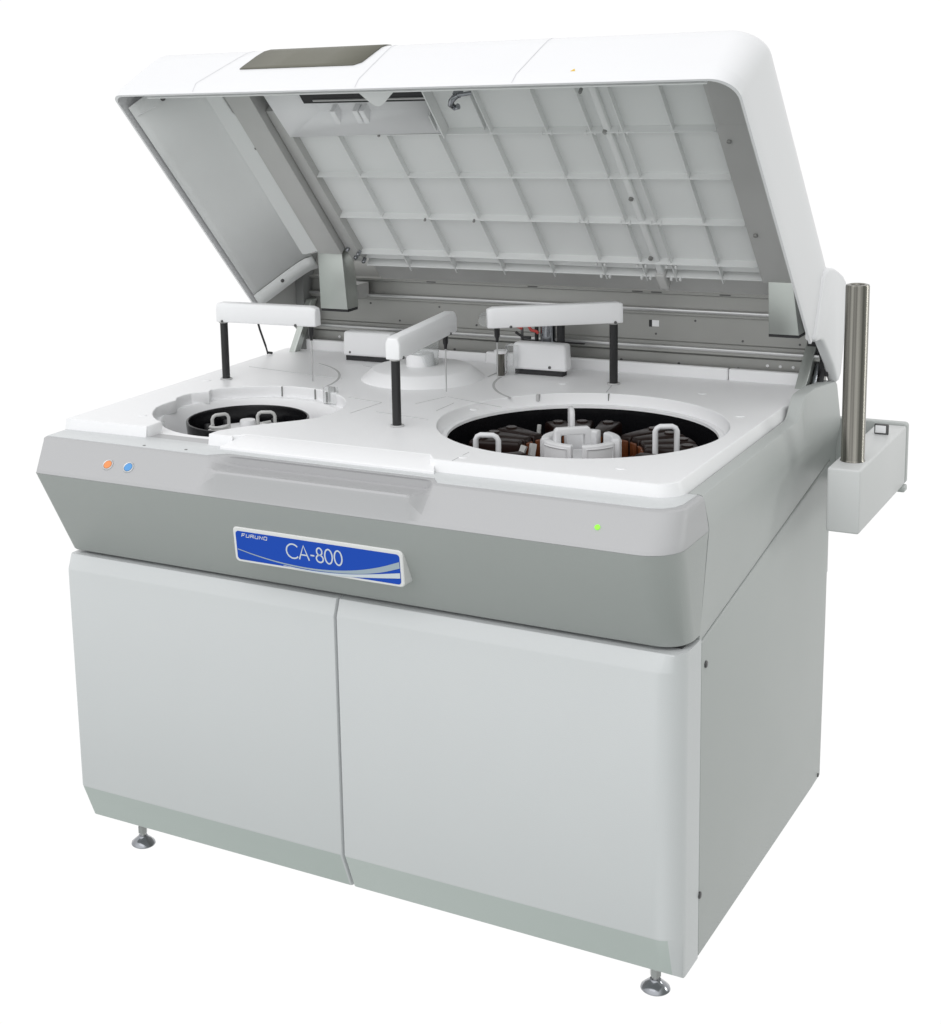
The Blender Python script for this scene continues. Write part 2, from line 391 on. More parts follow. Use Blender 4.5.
# ---- rear sheet metal wall with two ledges
prof = [(.8635, .86), (.878, .888), (.878, .924), (.866, .930), (.866, .9335), (.866, .9345), (.8655, .9385), (.8795, .9400), (.8795, .948), (.8835, .950), (.8835, 1.002), (.874, 1.0045), (.874, 1.0085), (.870, 1.0095), (.8695, 1.0155), (.8835, 1.0172), (.8840, 1.044), (.872, 1.047), (.872, 1.0515), (.890, 1.053), (.912, 1.10), (.92, 1.10), (.92, .86)]
mb = MB(); mb.prism(prof, lambda y, z: (.028, y, z), lambda y, z: (1.178, y, z))
rear = mb.build('rear_frame', 'steel', AN, ang=20)
for za in (.9362, 1.0118):
    mb = MB(); mb.box(.029, 1.177, .8640, .878, za, za + .0055); mb.build('wall_rail', 'needle', rear, bev=.0008, seg=2)  # lighter steel than the wall, to put a highlight along the ledges
rx = random.Random(3)
for k in range(9):
    disc('rivet', (.14 + k * .125 + rx.uniform(-.01, .01), .878, .905 + rx.uniform(-.004, .004)), (0, -1, 0), .0028, .0012, 'screw', rear)
for x in (.10, .125, .15, .175): disc('rivet', (x, .878, .912), (0, -1, 0), .003, .0015, 'white', rear)
for x in (1.075, 1.10, 1.125, 1.15): disc('rivet', (x, .878, .912), (0, -1, 0), .003, .0015, 'white', rear)
for k in range(11): disc('rivet', (.18 + k * .094 + rx.uniform(-.02, .02), .8835, rx.choice((.957, .962, .993))), (0, -1, 0), .0022, .0012, 'screw', rear)
for x in (.33, .57, .80, .84, .98): 
    mb = MB(); mb.box(x, x + .02, .8672, .8682, .0, .0); mb.bm.free()
    mb = MB(); mb.box(x, x + .022, .8712, .8725, 1.0480, 1.0505); mb.build('slot', 'screw', rear)
mb = MB(); mb.box(.832, .838, .8822, .8836, .976, .990); mb.build('cable_hole', 'gap', rear)
mb = MB(); mb.box(.8385, .853, .8824, .8836, .977, .990); mb.build('sticker', 'white', rear)
mb = MB(); mb.box(.56, .70, .8620, .8662, .9338, .9360); mb.build('slot', 'gap', rear)
mb = MB(); mb.box(1.04, 1.06, .8768, .8784, .890, .894); mb.build('slot', 'gap', rear)

# hinge brackets (bent sheet covers hanging beside the ledges)
def bracket(x0, x1, x0b, x1b, xs, lab):
    y0, y1, zt, z_ = .750, .800, 1.136, .999
    a = [(x0, y0, zt), (x1, y0, zt), (x1 + xs, y1, zt), (x0, y1, zt)]
    b = [(x0b, y0, z_), (x1b, y0, z_), (x1b + xs, y1, z_), (x0b, y1, z_)]
    mb = MB(); mb.rings([b, a]); o = mb.build('hinge_bracket', 'bracket', AN, bev=.0012, label=lab)
    mb = MB(); mb.box(x0 + .002, x1 - .002, y0 + .004, y1 - .004, zt - .001, zt + .004); mb.build('bracket_gap', 'gap', o)
    mb = MB(); mb.box(x0b - .001, x1b - .001, y0 + .004, y1 - .003, z_ - .006, z_ + .001); mb.build('bracket_gap', 'gap', o)  # black slab stands in for the shadow gap under the bracket
    mb = MB(); mb.box(x0b + .012, x1b - .012, y1 - .004, .868, z_ + .012, z_ + .045); mb.build('bracket_arm', 'steel_dark', o)
    return o
bracket(.126, .187, .130, .198, .0, 'left-hand hinge bracket'); bracket(1.108, 1.150, 1.112, 1.168, .0, 'right-hand hinge bracket')

# ---- lid
def L(x, u, n): return (x, .2364 + .6933 * u + .7207 * n, 1.4869 - .7207 * u + .6933 * n)
UE = .687
def u_ring(n, fi, si, r, k=9):
    """open U outline in (x,u) at height n: rear left -> front -> rear right"""
    x0, x1, u0 = -.015 + si * .9, 1.2 - si, fi; rl = r * .42
    o = [(x0, UE, n), (x0, .40, n)]
    o += [(x0 + rl - rl * math.cos(R(90 * i / k)), u0 + rl - rl * math.sin(R(90 * i / k)), n) for i in range(k + 1)]
    o += [(.3, u0, n), (.6, u0, n), (.9, u0, n)]
    o += [(x1 - r + r * math.sin(R(90 * i / k)), u0 + r - r * math.cos(R(90 * i / k)), n) for i in range(k + 1)]
    o += [(x1, .40, n), (x1, UE, n)]
    return o
lev = [(0, 0, 0, .044), (.003, .0003, -.0005, .044), (.024, .0022, -.001, .044), (.030, .0040, -.001, .045), (.080, .0216, -.0015, .048), (.130, .0395, -.0005, .050), (.150, .0475, .0005, .052), (.163, .0560, .0028, .056), (.174, .0680, .0080, .062), (.182, .0830, .0180, .068), (.1865, .1010, .0330, .074), (.1885, .1220, .0520, .080)]
TH = .0045
def lid_rings(off):
    out = []
    for n, fi, si, r in lev:
        out.append([L(*p) for p in u_ring(min(n, .1885 - off) if off else n, fi + off, si + off, r)])
    return out
mb = MB(); ro = lid_rings(0); ri = lid_rings(TH); allr = ri[::-1] + ro
mb.rings(allr, True, True, False)
N_ = len(lev); K_ = len(ro[0]); fs = []
for j in (0, K_ - 1):
    for i in range(N_ - 1):
        a, b = (N_ - 1 - i) * K_ + j, (N_ - 2 - i) * K_ + j; c, d = (N_ + i) * K_ + j, (N_ + i + 1) * K_ + j
        fs.append((a, c, d, b))
fs.append((0, K_ - 1, (2 * N_ - 1) * K_ + K_ - 1, (2 * N_ - 1) * K_))
mb.bm.verts.ensure_lookup_table()
for f in fs: mb.bm.faces.new([mb.bm.verts[i] for i in f])
lid = mb.build('lid', 'lidpaint', AN, ang=30)
TL = L
# joints on the lid's front and top
def prof_pts(x0, x1):   # follow the lid profile from rim to top
    pr = [(f, n) for n, f, s, r in lev[1:]] + [(.30, .1885)]
    return [((x0[0] + (x0[1] - x0[0]) * n / .03) if n < .03 else x0[1] + (x1 - x0[1]) * min(1, (n - .03) / .15), f, n) for f, n in pr]
def lid_joint(x0, x1, m='seam', w=.0012):
    mb = MB(); P = prof_pts(x0, x1)
    vs = []; fs = []
    for i, (x, u, n) in enumerate(P):
        for dx in (-w / 2, w / 2):
            p = Vector(L(x + dx, u, n)); out = Vector(L(0, -.6, .8)) - Vector(L(0, 0, 0)); vs.append(tuple(p + out * .0006))
    for i in range(len(P) - 1): fs.append((2 * i, 2 * i + 1, 2 * i + 3, 2 * i + 2))
    mb.vf(vs, fs); mb.build('lid_joint', m, lid)
M['lidjoint'] = mat('lid_joint_line', (.60, .60, .62), .7)
lid_joint((.176, .170), .222, 'lidjoint'); lid_joint((.526, .524), .526, 'lidjoint'); lid_joint((.825, .826), .834, 'lidjoint')
# smoked window wrapping over the front edge
mb = MB()
pr = [(.0213, .079), (.0250, .0895), (.0395, .130), (.0475, .150), (.0560, .163), (.0680, .174), (.0830, .182), (.1010, .1865), (.26, .1885)]
xa = [(.238, .484), (.239, .497), (.245, .504), (.250, .506), (.255, .507), (.259, .508), (.262, .509), (.264, .510), (.268, .512)]
vs = []; fs = []
for (u, n), (x0, x1) in zip(pr, xa):
    for x in (x0, x0 + (x1 - x0) / 3, x0 + 2 * (x1 - x0) / 3, x1):
        p = Vector(L(x, u - .0005, n + .0004)); vs.append(tuple(p))
for i in range(len(pr) - 1):
    for j in range(3): fs.append((4 * i + j, 4 * i + j + 1, 4 * i + j + 5, 4 * i + j + 4))
mb.vf(vs, fs); w = mb.build('window', 'smoke', lid, ang=60); s2 = w.modifiers.new('wall', 'SOLIDIFY'); s2.thickness = .0016; s2.offset = 1
# inner ribbed panel
NP = .136; NR = .120
mb = MB()
mb.box(.228, 1.090, .245, .655, NP, NP + .004, L)
mb.box(.575, 1.110, .064, .245, NP, NP + .004, L)

mb.vf([(.228, .655, NP), (1.090, .655, NP), (1.090, .655, NP + .014), (.228, .655, NP + .014)], [(0, 1, 2, 3)], L)
ip = mb.build('inner_panel', 'inner', lid, ang=20)
mb = MB(); mb.box(.228, 1.090, .656, .735, NP + .008, NP + .012, L); mb.build('shaded_return', 'steel_dark', lid)  # darker grey than the panel; its shadow is put into the colour
def rib(x0, x1, u0, u1, lo=NR):
    mb = MB(); mb.box(x0, x1, u0, u1, lo, NP + .001, L); mb.build('rib', 'inner', lid, bev=.0006, seg=1)
for u, lo in ((.249, .120), (.374, .122), (.500, .120), (.621, .120)):
    rib(.229, 1.088, u - .0012, u + .0012, lo)
for x, u0 in ((.334, .25), (.4425, .25), (.554, .20), (.665, .058), (.776, .058), (.860, .058), (.920, .058), (1.011, .058)):
    rib(x - .0012, x + .0012, u0, .678, .1225)
mb = MB(); mb.box(.228, 1.09, .6635, .667, .124, .150, L); mb.build('rear_rib', 'inner', lid, bev=.0006, seg=1)
mb = MB(); mb.box(.884, .897, .058, .66, .1245, NP + .001, L); mb.build('cable_channel', 'inner', lid, bev=.003)
mb = MB(); mb.box(.881, .900, .655, .70, .118, NP + .011, L); mb.build('cable_guide', 'greyplastic', lid, bev=.003)
for x in (.776, .860, .920):
    for u in (.25, .50, .63, .668):
        for dx in (-.009, .009):
            mb = MB(); mb.box(x + dx - .002, x + dx + .002, u - .004, u + .003, .1185, .126, L); mb.build('clip_boss', 'inner', lid, bev=.001, seg=1)
DN = (0, -.7207, -.6933)
for x, u, n in ((.887, .249, .123), (.889, .431, .123), (.884, .606, .122), (.43, .248, .119), (.545, .50, .119), (.435, .50, .119)):
    disc('lid_screw', L(x, u, n), DN, .0045 if x > .8 else .0026, .003, 'greyscrew', lid)
for x, u, n in ((.727, .05, .115), (.987, .06, .1155), (.93, .02, .02)):
    disc('rubber_stop', L(x, u + .02, n), DN, .007 if n > .1 else .003, .005, 'seam', lid)
# top strip along the front lip, inside
mb = MB(); mb.box(.06, 1.15, .0135, .0165, .004, .022, L); mb.build('lip_stiffener', 'inner', lid, bev=.0015)
mb = MB(); mb.box(.58, 1.10, .046, .064, .110, .113, L); mb.build('front_flange', 'inner', lid, bev=.001)
# frame arms of the lid
mb = MB(); mb.box(.145, .2035, .105, .60, .100, .150, L); arm = mb.build('frame_arm', 'steel_dark', lid, bev=.0015, label='left-hand steel frame arm')
mb = MB(); mb.box(.2050, .2330, .175, .645, .118, .150, L); mb.build('frame_arm', 'steel_dark', lid, bev=.0008, label='narrow steel strip beside the left-hand arm')
mb = MB(); mb.prism([(1.0985, .054), (1.150, .054), (1.170, .064), (1.186, .100), (1.186, .640), (1.0985, .640)], lambda x, u: L(x, u, .100), lambda x, u: L(x, u, .112)); mb.build('frame_arm', 'steel_dark', lid, bev=.0012, label='right-hand steel frame arm')
mb = MB(); mb.prism([(1.1065, .052), (1.150, .052), (1.171, .063), (1.187, .100), (1.187, .205), (1.1065, .205)], lambda x, u: L(x, u, .0965), lambda x, u: L(x, u, .1005)); mb.build('frame_plate', 'steel_dark', lid, bev=.0006)
for x, u in ((1.115, .25), (1.112, .50)): disc('lid_screw', L(x, u, .099), DN, .0042, .003, 'greyscrew', lid)
for x, u in ((.205, .16),): disc('lid_screw', L(x + .015, u + .04, .129), DN, .004, .003, 'screw', lid)
for x, u in ((.212, .60), (.220, .628), (.232, .615), (.235, .64), (1.098, .63)): disc('lid_screw', L(x, u, .117), DN, .0045, .006, 'chrome', lid)
# pale edge moulding between side wall and arm, with notched outline and screws
mb = MB()
el = [(.112, .085), (.128, .10), (.130, .17), (.136, .18), (.136, .245), (.142, .255), (.142, .30), (.136, .31), (.136, .40), (.143, .41), (.143, .475), (.137, .485), (.138, .56), (.15, .60), (.10, .62), (.088, .62), (.088, .085)]
mb.prism(el, lambda x, u: L(x, u, .112), lambda x, u: L(x, u, .150)); mb.build('edge_moulding', 'inner', lid, bev=.0012, seg=1)
for x, u in ((.137, .275), (.140, .445)): disc('lid_screw', L(x, u, .1115), DN, .004, .002, 'screw', lid)
# inside of the left wall: ceiling curve
mb = MB()
cs = [(-.0060, .010), (.004, .024), (.024, .050), (.048, .082), (.070, .108), (.082, .119), (.098, .126)]
vs = []; fs = []
us = [.045, .2, .4, .678]
for u in us:
    for x, n in cs: vs.append(L(x, u, n))
for i in range(len(us) - 1):
    for j in range(len(cs) - 1): a = i * len(cs) + j; fs.append((a, a + 1, a + len(cs) + 1, a + len(cs)))
mb.vf(vs, fs); o = mb.build('side_lining', 'inner', lid, ang=60); s3 = o.modifiers.new('wall', 'SOLIDIFY'); s3.thickness = .002
mb = MB()   # pale flange along the rear end of the side lining
vs = []; fs = []
for u in (.640, .680):
    for x, n in cs: vs.append(L(x + .0015, u, n - .003))
for j in range(len(cs) - 1): fs.append((j, j + 1, j + 1 + len(cs), j + len(cs)))
mb.vf(vs, fs); o = mb.build('lining_flange', 'inner', lid, ang=60); s5 = o.modifiers.new('wall', 'SOLIDIFY'); s5.thickness = .0012
# seam, groove and screw near the front left corner of the lid
mb = MB(); mb.tube([L(.0000, .070, .012), L(.0085, .074, .026), L(.024, .080, .046)], .0010, 6); mb.build('lid_joint', 'white', lid)
mb = MB(); mb.tube([L(.044, .052, .070), L(.062, .050, .095)], .0025, 8); mb.build('lid_joint', 'screw', lid)
disc('lid_screw', L(.036, .074, .062), (.8, -.4, -.4), .005, .004, 'screw', lid)
disc('lid_screw', L(.040, .655, .064), (.8, -.4, -.4), .004, .004, 'screw', lid)
# window housing inside the lid: open white box
mb = MB()
mb.vf([(.222, .100, .116), (.296, .130, .156), (.296, .215, .156), (.230, .246, .116)], [(0, 1, 2, 3)], L)
mb.vf([(.230, .246, .116), (.296, .215, .156), (.572, .215, .156), (.572, .246, .122)], [(0, 1, 2, 3)], L)
mb.vf([(.296, .215, .156), (.296, .155, .158), (.572, .155, .158), (.572, .215, .156)], [(0, 1, 2, 3)], L)
o = mb.build('window_housing', 'white', lid, ang=8); s4 = o.modifiers.new('wall', 'SOLIDIFY'); s4.thickness = .002
mb = MB(); mb.box(.572, .5745, .05, .249, .110, NP, L); mb.build('window_housing', 'inner', lid)
for x in (.335, .385, .40):
    mb = MB(); mb.box(x, x + .012, .196, .243, .134, .156, L); mb.build('housing_rib', 'white', lid, bev=.002)
mb = MB(); mb.box(.285, .565, .095, .176, .138, .142, L); mb.build('window_recess', 'gap', lid)
mb = MB(); mb.box(.31, .56, .166, .169, .1355, .1385, L); mb.build('window_trim', 'greyplastic', lid)
# finger tab and catch on the lip
mb = MB()
tab = smooth([(.515, .012), (.522, .026), (.535, .052), (.547, .060), (.560, .052), (.585, .028), (.605, .012)], 2)
mb.prism(tab, lambda x, u: L(x, u, .012), lambda x, u: L(x, u, .022)); mb.build('finger_tab', 'inner', lid, bev=.002)
mb = MB(); mb.tube([L(.648, .125, .100), L(.642, .127, .096), L(.634, .135, .096), L(.628, .146, .098), L(.632, .156, .100), L(.640, .153, .100)], .0058, 10); mb.tube([L(.648, .124, .1), L(.672, .128, .108)], .004, 10)
mb.box(.640, .652, .120, .132, .1, .135, L)
mb.build('lid_catch', 'chrome', lid)
for x in (.652, .664): rib(x, x + .0016, .135, .245, .126)
mb = MB(); p = [(.938, .0065), (.946, .0065), (.942, .0125)]
mb.prism([(.920, .0), (.928, .0), (.924, .008)], lambda x, h: L(x, .0034 + .352 * h, .030 + h), lambda x, h: L(x, .0045 + .352 * h, .030 + h)); mb.build('warning_sticker', 'yellow', lid)

# ---- hinge covers at the rear corners, struts
pr = [(.714, .999), (.722, 1.010), (.770, 1.102), (.784, 1.1145), (.806, 1.1195), (.845, 1.115), (.881, 1.1045), (.915, 1.092), (.938, 1.078), (.954, 1.058), (.957, 1.045), (.945, .985), (.919, .898), (.905, .887), (.893, .8865), (.886, .893), (.858, .925), (.815, .959), (.780, .986), (.762, .9915), (.735, .992)]
def hinge_cover(x0, x1, lab, m='lidpaint'):
    mb = MB(); mb.prism(pr, lambda y, z: (x0, y, z), lambda y, z: (x1, y, z))
    return mb.build('hinge_cover', m, AN, bev=.006, seg=3, label=lab, bang=50)
hinge_cover(1.186, 1.2065, 'right-hand rear hinge cover'); hinge_cover(-.006, .006, 'left-hand rear hinge cover', 'steel_dark')
mb = MB(); mb.box(.0, 1.0, .921, .945, .80, 1.112); mb.build('rear_cover', 'side', AN, bev=.006)
mb = MB(); mb.rings([[(1.143, .800, .862), (1.163, .800, .862), (1.163, .832, .862), (1.143, .832, .862)], [(1.151, .893, .985), (1.171, .893, .985), (1.171, .925, .985), (1.151, .925, .985)]]); mb.build('lid_strut', 'bracket', AN, bev=.001)
mb = MB(); mb.tube([(1.172, .835, .868), (1.172, .915, .975)], .004, 12); mb.build('gas_spring', 'chrome', AN)
mb = MB(); mb.tube([(1.182, .842, .868), (1.182, .925, .975)], .005, 12); mb.build('gas_spring', 'gap', AN)
mb = MB(); mb.box(1.150, 1.199, .83, .905, .862, .8845); mb.build('strut_seat', 'gap', AN)
mb = MB(); mb.box(1.152, 1.192, .872, .92, .90, 1.06); mb.build('hinge_lining', 'gap', AN)
mb = MB(); mb.rings([[(.006, .800, .874), (.022, .800, .874), (.022, .825, .874), (.006, .825, .874)], [(.030, .850, 1.00), (.046, .850, 1.00), (.046, .875, 1.00), (.030, .875, 1.00)]]); mb.build('lid_strut', 'bracket', AN, bev=.001)
mb = MB(); mb.tube([(-.026, .722, .985), (-.024, .735, .945), (-.020, .750, .905), (-.018, .755, .886)], .0024, 8); mb.tube([(-.018, .755, .889), (-.010, .762, .887)], .0028, 8); mb.build('gas_spring', 'gap', AN)
mb = MB(); mb.box(.0065, .027, .845, .92, .862, 1.10); mb.build('hinge_lining', 'seam', AN)

# ---- pipetting arms
def pipetting_arm(P, Q, lab, tip, over=.022, back=.018):
    P = Vector((*P, 0)); Q = Vector((*Q, 0)); d = (Q - P).normalized(); s = Vector((-d.y, d.x, 0)); l = (Q - P).length
    z0, z1 = 1.008, 1.0485
    def T(a, b, z): v = P + d * a + s * b; return (v.x, v.y, z)
    w = .0145
    def sec(a, k, zt=z1): 
        return [T(a, -w * k, z0), T(a, w * k, z0), T(a, w * k, zt - .010), T(a, w * k * .72, zt), T(a, -w * k * .72, zt), T(a, -w * k, zt - .010)]
    mb = MB(); mb.rings([sec(-back, .9, z1 - .002), sec(-back + .010, 1), sec(l + over - .012, 1), sec(l + over, .82, z1 - .004)])
    o = mb.build('pipetting_arm', 'white', AN, bev=.0022, label=lab)
    mb = MB(); mb.lathe([(.0001, ZD - .02), (.0082, ZD - .02), (.0082, z0 + .001), (.0001, z0 + .001)], (P.x, P.y), 24); mb.build('arm_column', 'black', o)
    mb = MB(); mb.lathe([(.0135, ZD + .0005), (.0125, ZD + .0026), (.009, ZD + .0026)], (P.x, P.y), 28); mb.build('column_collar', 'groove', o)
    mb = MB(); mb.lathe([(.0001, z0 - .003), (.0105, z0 - .003), (.0105, z0 + .001), (.0001, z0 + .001)], (P.x, P.y), 24); mb.build('column_collar', 'greyplastic', o)
    mb = MB(); mb.lathe([(.0001, z0 - .030), (.0028, z0 - .030), (.0036, z0 - .022), (.0054, z0 - .018), (.0056, z0 + .001), (.0001, z0 + .001)], (Q.x, Q.y), 16); mb.build('probe_holder', 'black', o)
    mb = MB(); mb.lathe([(.0001, tip), (.0012, tip), (.0016, z0 - .030), (.0001, z0 - .030)], (Q.x, Q.y), 10); mb.build('probe_needle', 'needle', o)
    for a in (-back + .004 + .012, l + over - .045):
        c = T(a, -w if d.x > .5 or d.y > .9 else w, z0 + .002)
        side = -s if d.x > .5 or d.y > .9 else s
        disc('cover_screw', c, tuple(side), .0028, .002, 'screw', o)
    return o
pipetting_arm((.051, .486), (.260, .495), 'left arm reaching over the small opening', .893, .017, .011)
pipetting_arm((.592, .241), (.560, .503), 'middle arm pointing towards the rear', .893, .035, .014)
o = pipetting_arm((.814, .732), (.623, .603), 'right arm beside the large opening', .905, .020, .016)
mb = MB(); mb.sphere((.602, .590, 1.024), .012, 1.2, 10); mb.build('end_bulb', 'clear', o)

# ---- drive boxes at the back of the deck
def drive_box(x0, x1, y0, y1, z0, z1, lab):
    mb = MB(); mb.rings([[(x0, y0, z0), (x1, y0 + .003, z0), (x1, y1, z0), (x0, y1, z0)], [(x0 + .001, y0 + .003, z1), (x1 - .003, y0 + .006, z1), (x1 - .003, y1, z1), (x0 + .001, y1, z1)]])
    o = mb.build('mixer_box', 'white', AN, bev=.006, label=lab)
    mb = MB(); mb.box(x0 + .004, x1 - .010, y0 + .008, y1 - .005, ZD - .002, z0 + .004); mb.build('box_base', 'gap', o)
    disc('cover_screw', (x0 + (x1 - x0) * .7 if x0 > .4 else x0 + .018, y0 + .0025, z0 + .008), (0, -1, 0), .003, .002, 'screw', o)
    return o
drive_box(.586, .704, .752, .788, .8945, .950, 'right-hand mixer box')
b2 = drive_box(.178, .300, .757, .792, .895, .949, 'left-hand mixer box')
# fittings between the mixer box and the middle arm's reach
mb = MB(); mb.box(.575, .600, .742, .768, ZD - .002, .945); fs_ = mb.build('wash_station', 'clear', AN, bev=.002)
mb = MB(); mb.lathe([(.0001, ZD), (.0085, ZD), (.0085, .930), (.0001, .930)], (.570, .732), 20); mb.build('wash_port', 'polished', fs_)
mb = MB(); mb.lathe([(.0001, .930), (.012, .930), (.014, .936), (.0001, .937)], (.570, .732), 20); mb.build('port_collar', 'white', fs_)
for x, y, z0, z1, r, m in ((.612, .82, .945, .985, .004, 'gap'), (.640, .815, .94, .985, .016, 'chrome'), (.668, .815, .945, .990, .008, 'gap'), (.588, .80, .94, .975, .003, 'screw')):
    mb = MB(); mb.lathe([(.0001, z0), (r, z0), (r, z1 - .003), (r * .7, z1), (.0001, z1)], (x, y), 16); mb.build('fitting', m, fs_)
mb = MB(); mb.tube([(.600, .808, .975), (.606, .806, .968), (.618, .806, .966), (.622, .806, .962)], .0032, 8); mb.tube([(.575, .80, .985), (.58, .798, .975), (.59, .797, .972)], .0032, 8); mb.build('fitting', 'red', fs_)
mb = MB(); mb.tube([(.578, .79, .965), (.595, .79, .955), (.612, .79, .955)], .003, 8); mb.build('fitting', 'gap', fs_)

# ---- round dome of the reaction unit
DC = (.428, .655)
mb = MB(); mb.lathe([(.128, ZD - .001), (.1265, ZD + .002), (.103, ZD + .021), (.101, ZD + .022), (.0001, ZD + .022)], DC, 80)
dome = mb.build('reaction_dome', 'deck', AN)
mb = MB(); mb.lathe([(.029, ZD + .0215), (.029, ZD + .044), (.027, ZD + .047), (.0001, ZD + .047)], (.415, .672), 40); mb.build('dome_boss', 'white', dome)
mb = MB(); mb.lathe([(.0315, ZD + .0225), (.0365, ZD + .088), (.0355, ZD + .088), (.0305, ZD + .0225)], (.418, .678), 40); mb.build('clear_sleeve', 'clear', dome)
mb = MB(); mb.lathe([(.0085, ZD + .047), (.008, ZD + .049), (.0001, ZD + .049)], (.415, .668), 16); mb.build('boss_cap', 'white', dome)

# ---- front controls
def slopeP(x, z, h=0):   # point on the light front slope
    y = -.0670 + (z - .812) * (.0455 / .043)
    return (x, y - .687 * h, z + .727 * h)
SN = (0, -.687, .727)
for x, m, lab in ((.150, 'orange', 'orange push button'), (.197, 'bluelens', 'blue push button')):
    o = disc('push_button', slopeP(x, .8325, .0010), SN, .0080, .0014, m, AN, label=lab)
    q = Vector(SN).to_track_quat('Z', 'Y').to_matrix(); c = Vector(slopeP(x, .8325))
    mb = MB(); mb.lathe([(.0112, -.001), (.0110, .0014), (.0100, .0023), (.0088, .0018), (.0082, -.001)], n=32, T=lambda a, b, z: tuple(c + q @ Vector((a, b, z)))); mb.build('button_bezel', 'bezel', o)
o = disc('indicator_lamp', slopeP(1.086, .8335, .001), SN, .0042, .0015, 'led', AN, label='small green lamp')

# ---- name plate: wedge with upright front
xs0, xs1, zt, zbm = .4165, .7505, .7500, .6855
yt, yb_ = -.0430, -.0365
q0 = Vector((xs0, yt, zt)); ex = Vector((1, 0, 0)); ey = Vector((0, yb_ - yt, zbm - zt)); hgt = ey.length; ey.normalize(); nz = Vector((0, -1, 0)) * 1.0
nz = ex.cross(ey); nz = nz if nz.y < 0 else -nz
WID = xs1 - xs0
def TS(a, b, h=0):      # a along the plate, b down it, both in metres, h off the face
    v = q0 + ex * a + ey * b + nz * h; return tuple(v)
fr = rrect(0, WID, 0, hgt, .008)
mb = MB()
back = [(xs0 + a, max(TS(a, b)[1] + .004, .0217 - (.7 if 0 else 0) * 0 + (TS(a, b)[2] - .634) * (-.0875 / .1735)) + .004, TS(a, b)[2]) for a, b in fr]
inn = [TS(.0015 + a * (WID - .003) / WID, .0015 + b * (hgt - .003) / hgt, .0) for a, b in fr]
mb.rings([back, [TS(a, b, -.0015) for a, b in fr], inn])
plate = mb.build('name_plate', 'signwhite', AN, ang=35)
mg = .0058
bl = rrect(mg, WID - mg, mg + .001, hgt - mg + .001, .006)
mb = MB(); mb.rings([[TS(a, b, -.0005) for a, b in bl], [TS(a, b, .0006) for a, b in bl]]); mb.build('blue_panel', 'blue', plate)
def bl2(x, y):          # fractions of the plate to metres
    return (x * WID, y * hgt)
def ell(cx, cy, rx_, ry_, a0=0, a1=360, n=28): return [(cx + rx_ * math.cos(R(a0 + (a1 - a0) * i / n)), cy + ry_ * math.sin(R(a0 + (a1 - a0) * i / n))) for i in range(n + 1)]
mb = MB(); TT = lambda a, b, h: TS(a, b, .0006 + h)
x0 = .325 * WID; H = .400 * hgt; yb0 = .25 * hgt; sw = .0026
S = lambda pts: [(x0 + px * H, yb0 + py * H) for px, py in pts]
ribbon(mb, S(ell(.52, .5, .50, .5, 42 + 0, 318)), sw, TT)                       # C
ribbon(mb, S([(.98, 1.0), (1.36, 0.0), (1.74, 1.0)]), sw, TT); ribbon(mb, S([(1.14, .66), (1.58, .66)]), sw * .9, TT)   # A
ribbon(mb, S([(1.86, .60), (2.16, .60)]), sw, TT)                               # -
ribbon(mb, S(ell(2.56, .25, .20, .25)), sw, TT); ribbon(mb, S(ell(2.56, .75, .26, .25)), sw, TT)   # 8
ribbon(mb, S(ell(3.24, .5, .28, .5)), sw, TT); ribbon(mb, S(ell(3.96, .5, .28, .5)), sw, TT)       # 00
mb.build('lettering', 'lettering', plate)
mb = MB()               # small block lettering, upper left
cw, ch = .0070, .0056
def small(k, strokes):
    for st in strokes: ribbon(mb, [(.056 * WID + k * cw * 1.30 + (px + .18 * (1 - py)) * cw, .165 * hgt + py * ch) for px, py in st], .00125, TT)
small(0, [[(0, 1), (0, 0), (.9, 0)], [(0, .5), (.7, .5)]])
U_ = [[(0, 0), (0, 1), (.85, 1), (.85, 0)]]
small(1, U_)
R_ = [[(0, 1), (0, 0), (.85, 0), (.85, .5), (0, .5)], [(.45, .5), (.9, 1)]]
small(2, R_); small(3, U_)
small(4, [[(0, 1), (0, 0), (.85, 1), (.85, 0)]])
small(5, [[(0, 0), (0, 1), (.85, 1), (.85, 0), (0, 0)]])
mb.build('lettering', 'signwhite', plate)
def swoosh(top, bot, m='swoosh', h0=.0006):
    mb = MB(); n = 40
    def ev(P, x):
        for (xa, ya), (xb_, yb2) in zip(P, P[1:]):
            if x <= xb_: return ya + (yb2 - ya) * (x - xa) / (xb_ - xa)
        return P[-1][1]
    top, bot = smooth(top, 3), smooth(bot, 3)
    X0, X1 = max(top[0][0], bot[0][0]), min(top[-1][0], bot[-1][0])
    vs = []; fs = []
    for i in range(n + 1):
        x = X0 + (X1 - X0) * i / n
        for P in (top, bot):
            a, b = bl2(x, ev(P, x)); vs.append(TS(a, b, h0 + .0004))
    for i in range(n): fs.append((2 * i, 2 * i + 1, 2 * i + 3, 2 * i + 2))
    mb.vf(vs, fs); mb.build('sign_swoosh', m, plate)
swoosh([(.022, .615), (.14, .735), (.30, .84), (.50, .872), (.70, .76), (.86, .55), (.981, .30)], [(.022, .64), (.14, .765), (.30, .875), (.50, .915), (.70, .85), (.86, .70), (.981, .475)])
swoosh([(.30, .885), (.42, .925), (.55, .915), (.70, .855), (.86, .72), (.981, .60)], [(.30, .90), (.42, .955), (.55, .965), (.70, .925), (.86, .83), (.981, .745)], 'lettering', .0010)

